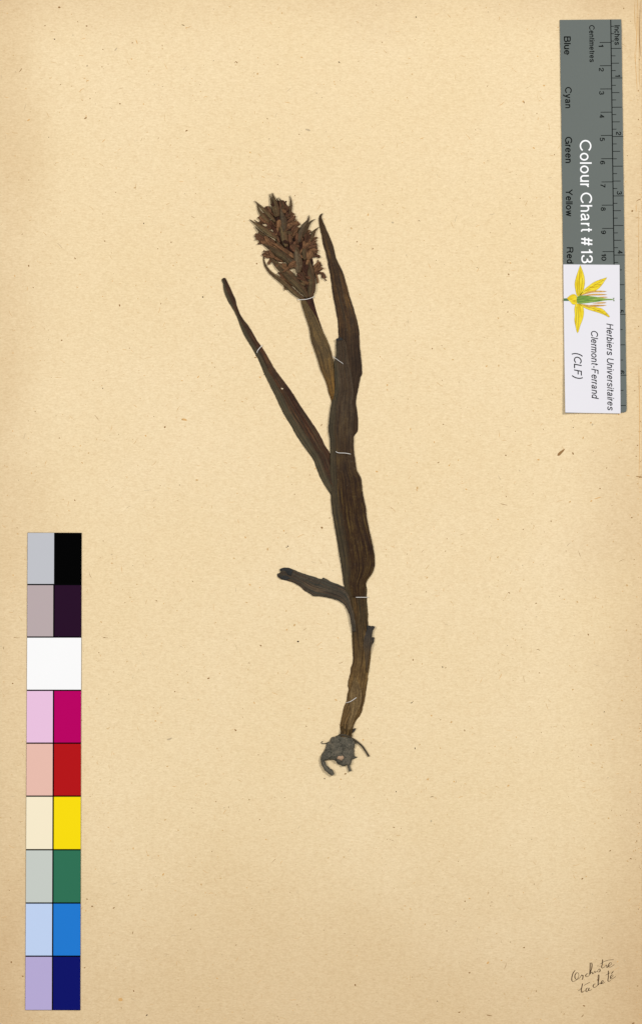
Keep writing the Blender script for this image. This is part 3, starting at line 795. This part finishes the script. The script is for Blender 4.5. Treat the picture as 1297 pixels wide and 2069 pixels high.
leaf('leaf_tip', [(678.4, 688.5), (678.2, 686), (680, 684.5), (684, 683)], [(688, 688), (693, 687.5), (691.5, 684.5), (688.5, 681.5)], 6.6, .8, .7, M_tip, nrow=14, ncol=8, seed=24, wav=1.2, jag=1.4)
# stem
leaf('stem', [(690, 1150), (697, 1190), (706, 1236), (709.5, 1262), (711, 1286), (712, 1309), (713, 1329), (712, 1340), (708.5, 1349), (708, 1358), (704, 1374), (702.5, 1383), (704, 1392), (701, 1406.5), (699.5, 1417), (694, 1430), (691.6, 1442), (687, 1464), (688, 1479), (684, 1490)],
     [(736, 1150), (740.5, 1188), (740.7, 1206.5), (743, 1238.6), (743.4, 1260), (747, 1285), (749.6, 1305.5), (748.8, 1326), (745.7, 1351), (743.4, 1365), (742.6, 1377), (740.6, 1386.5), (738, 1406.5), (735.7, 1419), (732.8, 1428), (732, 1434), (727, 1446), (718.7, 1457), (714.4, 1466.6), (712, 1476.5), (708.8, 1490)],
     [(0, .8), (.2, 1.6), (1, 1.2)], [(0, 3), (.15, 4.5), (1, 5.5)], 1.2, M_stem, nrow=140, ncol=26, seed=31, ridge=1.5, nridge=9, wav=1.0, jag=.7)
# lower-left leaf with a split tip
leaf('leaf', [(561, 1160), (567.5, 1169.5), (578, 1173), (590, 1176), (604, 1183.5), (614, 1192.5), (625, 1199), (633, 1204), (650, 1205.5), (670, 1209.5), (685, 1214.5), (694, 1221.5), (701, 1231), (706, 1245), (709, 1259), (711, 1276)],
     [(568, 1155), (574, 1147.5), (581, 1147), (590, 1149), (610, 1158), (630, 1164), (650, 1170), (653.5, 1166.5), (668, 1174.5), (684, 1181), (698, 1188), (707, 1196), (711, 1212), (713.5, 1232), (717, 1252), (722, 1276)],
     [(0, 2.6), (.1, 1.4), (.75, 3.4), (.85, 6.0), (1, 5.0)], [(0, .8), (.2, 2.4), (.8, 2.0), (1, .8)], .8, M_leafE, nrow=110, ncol=20, seed=37, ridge=1.0, nridge=8, wav=2.2, jag=.9, lab='short blackish leaf with a split tip')
leaf('leaf_lobe', [(561, 1158.5), (560.3, 1162), (562, 1166), (567.5, 1169.6), (578, 1172)], [(567, 1158), (572.5, 1159), (577, 1160), (582, 1163), (588, 1168)], 2.2, 1.2, .8, M_tip, nrow=16, ncol=8, seed=38, wav=1)
leaf('leaf_lobe', [(565, 1150.5), (567, 1154.5), (573, 1157.5), (580, 1160), (588, 1164)], [(566.5, 1149), (573, 1146.8), (579, 1146.8), (585, 1148.5), (592, 1151)], 2.6, 1.4, .8, M_tip, nrow=16, ncol=8, seed=39, wav=1)
# torn grey sheath flap on the stem
leaf('sheath_flap', [(742, 1263), (741, 1270), (737, 1280), (732, 1296), (734, 1312), (737, 1332), (740, 1358)], [(756.5, 1266), (754.5, 1271.5), (751.5, 1284), (752.5, 1293), (751, 1303), (746.5, 1326), (741.5, 1358)],
     [(0, 3.5), (.5, 5.2), (1, 5.2)], 2.0, .8, M_flap, nrow=40, ncol=12, seed=41, ridge=.9, wav=1.6, jag=1.2, lab='torn grey flap of sheath')
leaf('sheath_flap', [(741.5, 1263.5), (744, 1263), (748, 1266), (752, 1264), (757.5, 1266)], [(741, 1272), (745, 1273), (748, 1274), (751, 1274), (754.5, 1272)], 4.6, .8, .7, M_tip, nrow=12, ncol=6, seed=42, wav=1, smooth=False)
leaf('sheath_flap', [(750, 1288), (755.8, 1287.5), (755.6, 1293), (755, 1297.5), (752, 1302)], [(748, 1292), (750, 1294), (750, 1298), (749, 1302), (748, 1305)], 3.2, .8, .7, M_flap, nrow=12, ncol=6, seed=43, wav=1)
# pale membranous sheath at the stem foot
leaf('basal_sheath', [(716, 1366), (709, 1388), (705.5, 1402), (706.5, 1420), (707, 1440), (703, 1458), (700, 1474)], [(718, 1366), (727, 1386), (731, 1404), (729, 1422), (722, 1438), (716, 1452), (709, 1474)],
     [(0, 6.4), (.5, 6.8), (1, 6.2)], 1.8, .7, M_sheath, nrow=60, ncol=16, seed=47, ridge=1.3, wav=1.5, jag=1.0, lab='pale papery sheath at the stem foot')
leaf('stub', [(711, 1479), (714, 1472), (718.7, 1471)], [(714, 1480), (717, 1476), (718.4, 1473)], 2.5, 1.2, .8, M_flap, nrow=10, ncol=6, seed=48)

leaf('stem_neck', [(690, 1462), (689, 1472), (688.5, 1480), (683, 1488)], [(712, 1464), (711.5, 1472), (711, 1480), (711, 1488)],
     [(0, 4.2), (.4, 5.4), (1, 5)], 2.2, .8, leaf_mat('blackened_neck', [(0.3, (30, 23, 13)), (0.5, (52, 39, 20)), (0.68, (86, 64, 30)), (0.82, (120, 94, 54))], None, pale=.5, blot=700), nrow=24, ncol=14, seed=49, ridge=1.6, nridge=6, wav=1.4, jag=2.0)
# tuber caked with grey earth
def earth_mat():
    k = NT('grey_earth', 0.95, 0.05)
    ob = k.n('ShaderNodeTexCoord').outputs['Object']
    a = k.noise(ob, 420, 5, 0.65); b = k.noise(ob, 1700, 3, 0.6)
    f = k.math('ADD', k.math('MULTIPLY', a, 0.65), k.math('MULTIPLY', b, 0.4))
    c = k.ramp(f, [(0.36, (58, 55, 47)), (0.5, (88, 84, 73)), (0.62, (106, 99, 85)), (0.78, (130, 114, 94))])
    k.bump(f, 0.9, 0.0006)
    return k.color(c)
M_earth = earth_mat()
outl = [(684, 1485), (675, 1487.5), (668, 1491), (666.5, 1497), (660, 1501), (657, 1513), (651.5, 1521), (649, 1530), (652, 1535), (658, 1536), (661, 1534), (673, 1535.7), (678, 1537), (681.7, 1543), (692.8, 1547.4),
        (699, 1545.6), (704, 1547), (708, 1545), (711, 1536), (713.5, 1532.5), (720.5, 1529.5), (715.8, 1526.5), (715.8, 1513), (717.3, 1501), (713.8, 1494), (708, 1488.5)]
ol = resample(outl + [outl[0]], 181)[:-1]
ol = [(x + 1.1 * noise.noise((x * .35, y * .35, 1.0)), y + 1.1 * noise.noise((x * .35, y * .35, 8.0))) for x, y in ol]
cx, cy = 684, 1514
V, F = [], []
rings = [(0, 1.0, 0.2), (1, 1.0, 2.2), (2, .96, 5.4), (3, .88, 8.0), (4, .74, 9.8), (5, .55, 11.2), (6, .35, 12), (7, .15, 12.4)]
for k, f, h in rings:
    for i, (x, y) in enumerate(ol):
        X, Y = cx + (x - cx) * f, cy + (y - cy) * f; nz = noise.noise((X * .1, Y * .1, 2.0)); n2 = noise.noise((X * .33, Y * .33, 5.0))
        V.append(P(cx + (x - cx) * f, cy + (y - cy) * f, Z0 + max(.15, h + (4.2 * nz + 1.8 * n2) * (k > 1))))
m = len(ol)
for k in range(len(rings) - 1):
    for i in range(m):
        j = (i + 1) % m
        F.append((k * m + i, (k + 1) * m + i, (k + 1) * m + j, k * m + j))
V.append(P(cx, cy, Z0 + 12.5 + 4.2 * noise.noise((cx * .1, cy * .1, 2.0)))); c = len(V) - 1
for i in range(m): F.append((7 * m + i, c, 7 * m + (i + 1) % m))
F.append(tuple(range(m)))
tub = mk('tuber', V, F, M_earth, plant, OP); tub['label'] = 'lumpy tuber caked with grey earth'
def root(pts, rad, name='root', mat=M_earth, **kw):
    V, F = tube_data(pts, rad, floor=.12, **kw); return mk(name, V, F, mat, tub, OP)
root([(655, 1526, 4), (652.2, 1536, 4), (654, 1543, 4), (657, 1549, 4), (662, 1554.6, 4), (668.5, 1559.6, 4), (672.6, 1565.5, 4)], [(0, 6), (.16, 5.4), (.25, 4.0), (.36, 4.9), (.5, 4.2), (.6, 5.4), (.72, 4.9), (.82, 5.6), (.92, 4.4), (1, 3.4)], flat=.9, nseg=12, n=40)
root([(703, 1540, 3), (705, 1550, 3), (707.5, 1557.5, 3)], [(0, 3.4), (.6, 2.6), (1, 3.2)])
M_rootlet = flat_mat('dark_rootlet', (74, 66, 54), .9, .05, .2, 900)
root([(708, 1491, 4), (716, 1495, 4), (724, 1500.5, 3), (732, 1508, 3), (739, 1518, 2.4), (745, 1528, 2.2)], [(0, 2.6), (.3, 1.9), (1, 1.7)], mat=M_rootlet)
root([(661, 1500.5, 2), (656, 1502, 2), (651, 1501.6, 2), (649.2, 1499.4, 2), (652, 1497.4, 2)], [(0, .9), (1, .6)], mat=M_rootlet)
root([(712, 1531, 3), (718, 1530, 2.4), (722, 1529.4, 2)], [(0, 3), (.5, 1.6), (1, .4)])
root([(684, 1486, 5), (690, 1484, 6), (700, 1486, 6), (710, 1491, 4)], [(0, 2.2), (.5, 2.6), (1, 1.6)], mat=M_rootlet)
V, F = [], []
for k in range(14):
    a = 2 * math.pi * k / 14; f = 1 + rr.uniform(-.2, .2)
    V.append(P(688 + 7 * math.cos(a) * f, 1529.5 + 5.6 * math.sin(a) * f, Z0 + 12.4 + rr.uniform(-.6, .6)))
V.append(P(688, 1529, Z0 + 14.6))
F = [(i, 14, (i + 1) % 14) for i in range(14)]
V += [v - Vector((0, 0, 7 * S)) for v in V[:14]]
F += [((i + 1) % 14, 15 + (i + 1) % 14, 15 + i, i) for i in range(14)]
scar = mk('scar', V, F, flat_mat('pale_scar', (186, 154, 124), .95, .03, .18, 700), tub, OP); scar['label'] = 'pale pinkish scar on the tuber'

# ---------------------------------------------------------------- flower spike
def z1(p): return (430 + p[0] / 3.815, 380 + p[1] / 3.815)
def z7(p): return (490 + p[0] / 7.206, 380 + p[1] / 7.206)
def z8(p): return (500 + p[0] / 7.206, 480 + p[1] / 7.206)
V, F, U = ribbon_data([z1(p) for p in [(725, 850), (690, 730), (640, 620), (590, 530), (520, 430), (470, 330), (462, 240), (478, 150), (500, 100)]],
                      [z1(p) for p in [(775, 835), (780, 700), (770, 560), (740, 450), (660, 380), (640, 280), (600, 190), (575, 130), (545, 95)]],
                      1.0, 3.2, 1.0, nrow=60, ncol=16, seed=51, ridge=2.2, nridge=6, wav=3.0, jag=2.5)
spike = mk('flower_spike', V, F, M_core, plant, OP, U); spike['label'] = 'dense faded flower spike with pointed bracts'
BR = [(0, .5), (.22, .95), (.42, 1), (.6, .74), (.78, .42), (.92, .2), (1, .06)]
def bract(conv, pts, w, z, mat=None, prof=BR, seed=0, sc=7.206, tipz=0):
    """pts from base to tip"""
    C = [conv(p) for p in pts]
    d = blade(C, w / sc, [(0, z * .95 + .6), (.6, z * .95 + .6), (1, z * .5 + tipz * .4)], 1.3, .6, prof, nrow=22, ncol=9, seed=seed, ridge=.7, nridge=4, wav=1.2, jag=.35)
    return mk('bract', d[0], d[1], mat or M_bract, spike, OP, d[2])
PET = [(0, .4), (.25, .72), (.6, 1.0), (.85, .78), (.95, .5), (1, .2)]
NAR = [(0, .7), (.4, .8), (.75, 1.0), (.93, .8), (1, .3)]
fr = random.Random(77)
def flower(base, tip, z, spread=.42, n=5, mat=None, wide=.36, prof=PET, ovary=True, conv=z1):
    b, t = Vector(conv(base)), Vector(conv(tip)); z *= .72
    d = t - b; ln = d.length; ang = math.atan2(d.y, d.x)
    ds = []
    if ovary:
        p0 = b - d.normalized() * ln * .55
        ds.append(blade([tuple(p0), tuple(b), tuple(b + d * .3)], ln * .34, z - .6, 2.2, 1.0, [(0, .5), (.5, 1), (1, .8)], nrow=8, ncol=6, seed=fr.randint(0, 999), ridge=1, nridge=4))
    for i in range(n):
        f = 0 if n == 1 else (2 * i / (n - 1) - 1)
        a = ang + f * spread + fr.uniform(-.1, .1)
        l = ln * (1 - .22 * abs(f)) * fr.uniform(.84, 1.04)
        bend = fr.uniform(-.28, .28)
        st = b + Vector((math.cos(ang), math.sin(ang))) * ln * .08
        pts = [tuple(st), tuple(st + Vector((math.cos(a), math.sin(a))) * l * .5), tuple(st + Vector((math.cos(a + bend), math.sin(a + bend))) * l * .95)]
        zz = z + fr.uniform(0, 1.8)
        ds.append(blade(pts, ln * wide * fr.uniform(.75, 1.15), [(0, zz), (.6, zz + .6), (1, zz + fr.uniform(-.6, 2.0))], fr.uniform(-.3, 1.0), .5, prof, nrow=10, ncol=7,
                        seed=fr.randint(0, 999), ridge=1.0, nridge=4, wav=1.6, jag=.6))
    V, F, U = join(*ds)
    return mk('flower', V, F, mat or fr.choice((M_fl1, M_fl2)), spike, OP, U)

# back layer of flowers, then bracts, then front flowers
flower((460, 195), (398, 142), 2, .35, 2, M_fl2)
flower((450, 275), (343, 222), 2, .3, 3, M_fl1)
flower((480, 320), (405, 262), 3, .4, 3, M_fl2)
flower((425, 395), (322, 350), 2, .25, 4, M_fl2, .22)
flower((450, 425), (326, 384), 2, .2, 3, M_fl2, .2)
flower((480, 455), (352, 402), 3, .28, 4, M_fl1, .3)
flower((575, 500), (440, 425), 4, .25, 3, M_fl1, .25)
flower((490, 540), (384, 490), 3, .3, 4, M_fl1, .32)
flower((452, 530), (436, 597), 2, .1, 1, M_fl1, .36, NAR, False)
flower((392, 505), (378, 516), 3, .2, 1, M_fl2, .4, NAR, False)
flower((590, 660), (495, 575), 3, .3, 4, M_fl1, .3)
flower((585, 720), (496, 650), 2, .22, 3, M_fl1, .24)
flower((545, 725), (568, 788), 1.4, .1, 1, M_bract, .4, NAR, False)
flower((520, 190), (550, 95), 4, .35, 4, M_fl2)
flower((570, 205), (592, 130), 3, .3, 3, M_fl2)
flower((565, 240), (630, 186), 3, .25, 3, M_fl1, .3)
flower((570, 270), (643, 217), 4, .25, 3, M_fl2, .3)
flower((590, 310), (662, 252), 3, .3, 4, M_fl1, .3)
flower((600, 350), (660, 288), 5, .3, 4, M_fl2, .3)
flower((610, 380), (680, 312), 4, .32, 5, M_fl1, .2)
flower((690, 400), (757, 326), 3, .3, 4, M_fl2, .22)
flower((700, 430), (770, 350), 4, .3, 4, M_fl2, .25)
flower((720, 445), (810, 378), 3, .2, 4, M_fl1, .22)
flower((710, 475), (812, 410), 5, .2, 4, M_fl2, .22)
flower((720, 505), (818, 455), 4, .2, 4, M_fl1, .2)
flower((745, 535), (815, 495), 4, .25, 3, M_fl2, .25)
flower((785, 505), (827, 542), 2.4, .1, 1, M_fl2, .42, NAR, False)
flower((770, 630), (830, 558), 3, .25, 4, M_fl1, .22)
flower((778, 650), (848, 590), 4, .22, 4, M_fl1, .2)
flower((770, 670), (835, 640), 3, .25, 3, M_fl2, .25)
flower((792, 655), (817, 738), 2, .08, 1, M_fl1, .26, NAR, False)
flower((800, 655), (845, 645), 2, .1, 1, M_fl1, .3, NAR, False)
flower((835, 650), (862, 700), 2, .1, 1, M_fl2, .62, NAR, False)
flower((855, 690), (880, 693), 2, .2, 1, M_fl2, .35, NAR, False)
flower((858, 690), (872, 720), 2, .2, 1, M_fl2, .28, NAR, False)

bract(z7, [(480, 500), (400, 410), (300, 310), (175, 188)], 66, 4, tipz=-1, seed=1)
bract(z7, [(390, 500), (340, 455), (250, 350), (210, 243)], 50, 3, seed=2)
bract(z7, [(500, 740), (400, 670), (250, 565), (106, 460)], 82, 5, seed=3)
bract(z7, [(450, 690), (330, 590), (240, 520), (173, 463)], 50, 3, seed=4)
bract(z7, [(380, 730), (290, 680), (230, 620), (178, 561)], 36, 4, seed=5)
bract(z7, [(490, 430), (450, 290), (418, 180), (393, 86)], 52, 5, seed=6)
bract(z7, [(520, 420), (492, 280), (460, 160), (432, 72)], 84, 6, M_bract, seed=7)
bract(z7, [(600, 330), (575, 230), (545, 170), (519, 137)], 34, 5, seed=8)
bract(z7, [(500, 330), (503, 250), (510, 180), (521, 138)], 26, 4, seed=9)
bract(z7, [(680, 400), (702, 300), (706, 200), (687, 108)], 44, 4, seed=10)
bract(z7, [(830, 800), (840, 680), (900, 550), (958, 470), (964, 395)], 84, 6, M_bractg, seed=11)
bract(z7, [(890, 720), (920, 620), (965, 530), (1010, 482), (1060, 455)], 56, 4, seed=12)
bract(z7, [(1000, 780), (1020, 700), (1050, 630), (1114, 568)], 56, 4, seed=13)
bract(z8, [(840, 905), (770, 872), (660, 785), (560, 690), (460, 608), (350, 525), (272, 430), (238, 330), (236, 228)], 70, 3, prof=[(0, .6), (.2, 1), (.5, .95), (.7, .6), (.88, .3), (1, .1)], seed=14)
bract(z8, [(690, 440), (560, 300), (440, 220), (300, 135), (165, 55)], 118, 5, M_bract, seed=15)
bract(z8, [(600, 240), (480, 150), (380, 90), (250, 40)], 60, 6, M_fl1, seed=16)
bract(z8, [(880, 880), (800, 770), (660, 620), (520, 480), (420, 390), (340, 300)], 128, 5, prof=[(0, .4), (.2, .95), (.5, 1), (.75, .75), (1, .25)], seed=17)
flower((590, 650), (520, 590), 6, .25, 3, M_fl1, .3)
bract(z8, [(910, 880), (930, 760), (925, 600), (905, 430), (880, 300)], 132, 5, prof=[(0, .35), (.15, .85), (.4, 1), (.7, .8), (1, .2)], seed=18, mat=M_bract)
bract(z8, [(740, 520), (740, 380), (715, 230), (685, 90)], 122, 7, M_bractg, seed=19)
bract(z8, [(760, 480), (690, 390), (610, 320), (520, 270)], 90, 6, M_bractg, seed=20)
bract(z7, [(640, 860), (600, 690), (565, 540), (540, 420)], 104, 6, M_bract, seed=21)
bract(z7, [(600, 640), (600, 500), (570, 360), (560, 250)], 100, 6.5, M_bractg, seed=22)
bract(z7, [(560, 700), (460, 600), (420, 500)], 70, 5, M_core, seed=23)
bract(z8, [(840, 330), (830, 180), (815, 60)], 90, 6, M_bract, seed=24)
bract(z8, [(560, 250), (470, 120), (400, 20)], 70, 6, M_bract, seed=25)
bract(z7, [(700, 820), (690, 700), (650, 620)], 60, 6, M_fl2, seed=26)
flower((500, 320), (522, 232), 7, .12, 2, M_fl1, .55)
flower((640, 500), (610, 405), 7, .3, 3, M_fl2, .46)
flower((560, 330), (610, 260), 6, .3, 3, M_fl1, .46)
flower((640, 430), (690, 350), 6, .3, 3, M_fl2, .46)
flower((700, 640), (655, 560), 7, .4, 4, M_fl2, .46)
flower((715, 720), (650, 650), 6, .4, 4, M_fl2, .44)
flower((735, 560), (765, 480), 7, .3, 3, M_fl1, .44)
flower((690, 480), (740, 410), 7, .3, 3, M_fl1, .46)
flower((560, 230), (600, 190), 6, .3, 2, M_fl2, .48)
flower((500, 390), (470, 330), 6, .3, 2, M_fl2, .48)
flower((580, 620), (650, 560), 8, .2, 2, M_fl1, .46)
flower((720, 660), (700, 580), 8, .3, 3, M_core, .46)

for bx, by, tx, ty in [(600, 215, 622, 184), (612, 240, 645, 214), (630, 275, 664, 246), (640, 300, 668, 268), (650, 330, 682, 306), (662, 335, 676, 316), (735, 345, 752, 320), (742, 352, 768, 332), (780, 395, 810, 374),
                       (778, 420, 812, 404), (780, 445, 810, 428), (775, 470, 818, 452), (782, 478, 812, 466), (790, 500, 812, 488), (790, 520, 826, 528), (800, 590, 826, 554), (806, 600, 836, 566), (815, 612, 848, 588),
                       (806, 640, 850, 622), (350, 372, 322, 348), (352, 380, 324, 368), (356, 388, 326, 386), (380, 410, 350, 396), (408, 498, 386, 482), (410, 510, 378, 512), (520, 668, 496, 646), (500, 575, 520, 560),
                       (425, 165, 400, 140), (425, 170, 404, 156), (360, 240, 342, 222), (372, 262, 384, 280), (560, 120, 566, 94), (540, 118, 530, 100), (590, 170, 605, 140)]:
    fr.random()
    flower((bx, by), (tx, ty), fr.uniform(2, 4.5), .18, 2, fr.choice((M_fl1, M_fl2, M_fl2)), fr.uniform(.26, .4), NAR, False)
for k in range(26):
    t = fr.random()
    ax, ay = 745 - 235 * t + fr.uniform(-50, 50), 760 - 620 * t + fr.uniform(-20, 20)
    side = fr.choice((-1, 1)); ln = fr.uniform(35, 70)
    an = math.radians(-112 + side * fr.uniform(15, 55))
    flower((ax, ay), (ax + ln * math.cos(an), ay + ln * math.sin(an)), fr.uniform(6, 8.5), .3, fr.choice((1, 2)), fr.choice((M_fl1, M_fl2, M_bract, M_core)), fr.uniform(.34, .55), fr.choice((PET, BR)), False)

# pale nick in the slanting leaf
V, F = slab_data([(568, 784), (571, 784.4), (573, 785.4), (571.4, 787), (569, 787)], Z0 + 3.2, Z0 + 4.9)
nk = mk('nick', V, F, flat_mat('pale_nick', (206, 190, 160)), plant, OP, smooth=False)

# ---------------------------------------------------------------- sewing stitches
M_thread = flat_mat('white_thread', (224, 220, 213), .75, .05, .05, 3000)
def stitch(pts, lab, r=.85):
    a = pts[0]
    og = P(a[0], a[1], Z0)
    V, F = tube_data(pts, r * .82, 7, n=24)
    o = mk('thread_stitch', V, F, M_thread, None, og)
    o['label'] = lab; o['category'] = 'thread'; o['group'] = 'white stitches holding the plant'
stitch([(600.4, 604.6, .3), (602, 605.4, 2.5), (607, 606.2, 6.5), (614, 606, 8), (621.4, 605, 8), (629, 602.6, 7), (633.5, 600.4, 3.5), (635.4, 599.5, .3)], 'curved white thread stitch across the stem just below the flower spike')
stitch([(519.4, 713.4, 2), (520.4, 710, 5), (522.6, 706.6, 6.2), (526, 702.6, 5.6), (529, 699, 3.6), (530.6, 697.4, .3)], 'short white thread stitch over the narrow slanting leaf', .95)
stitch([(670.4, 719.4, .3), (673, 721.2, 3), (681.6, 727.4, 8), (688, 732, 9.2), (692, 734.6, 9), (693, 736.5, 6)], 'thin white thread stitch joining the olive leaf to the blunt leaf tip', .6)
stitch([(678.4, 912.3, 6), (681, 914.3, 9), (685.8, 915.4, 10), (697, 915.8, 10.6), (706, 917.3, 10), (708.2, 917.9, 7)], 'white thread stitch across the middle of the broad sheathing leaf', .8)
stitch([(718.6, 1206.5, 5), (720.4, 1206.5, 9), (730, 1206.5, 9.4), (738, 1206.6, 8), (742, 1206.4, 5), (744.6, 1206, .3)], 'straight white thread stitch across the stem above the split-tipped leaf', .8)
stitch([(698.6, 1420, .3), (700.5, 1419.2, 5), (704, 1418, 8.6), (708.5, 1416.2, 9.8), (715, 1412, 10.2), (719, 1409.2, 9.4), (720, 1408.4, 6)], 'slanting white thread stitch across the pale stem foot', .8)
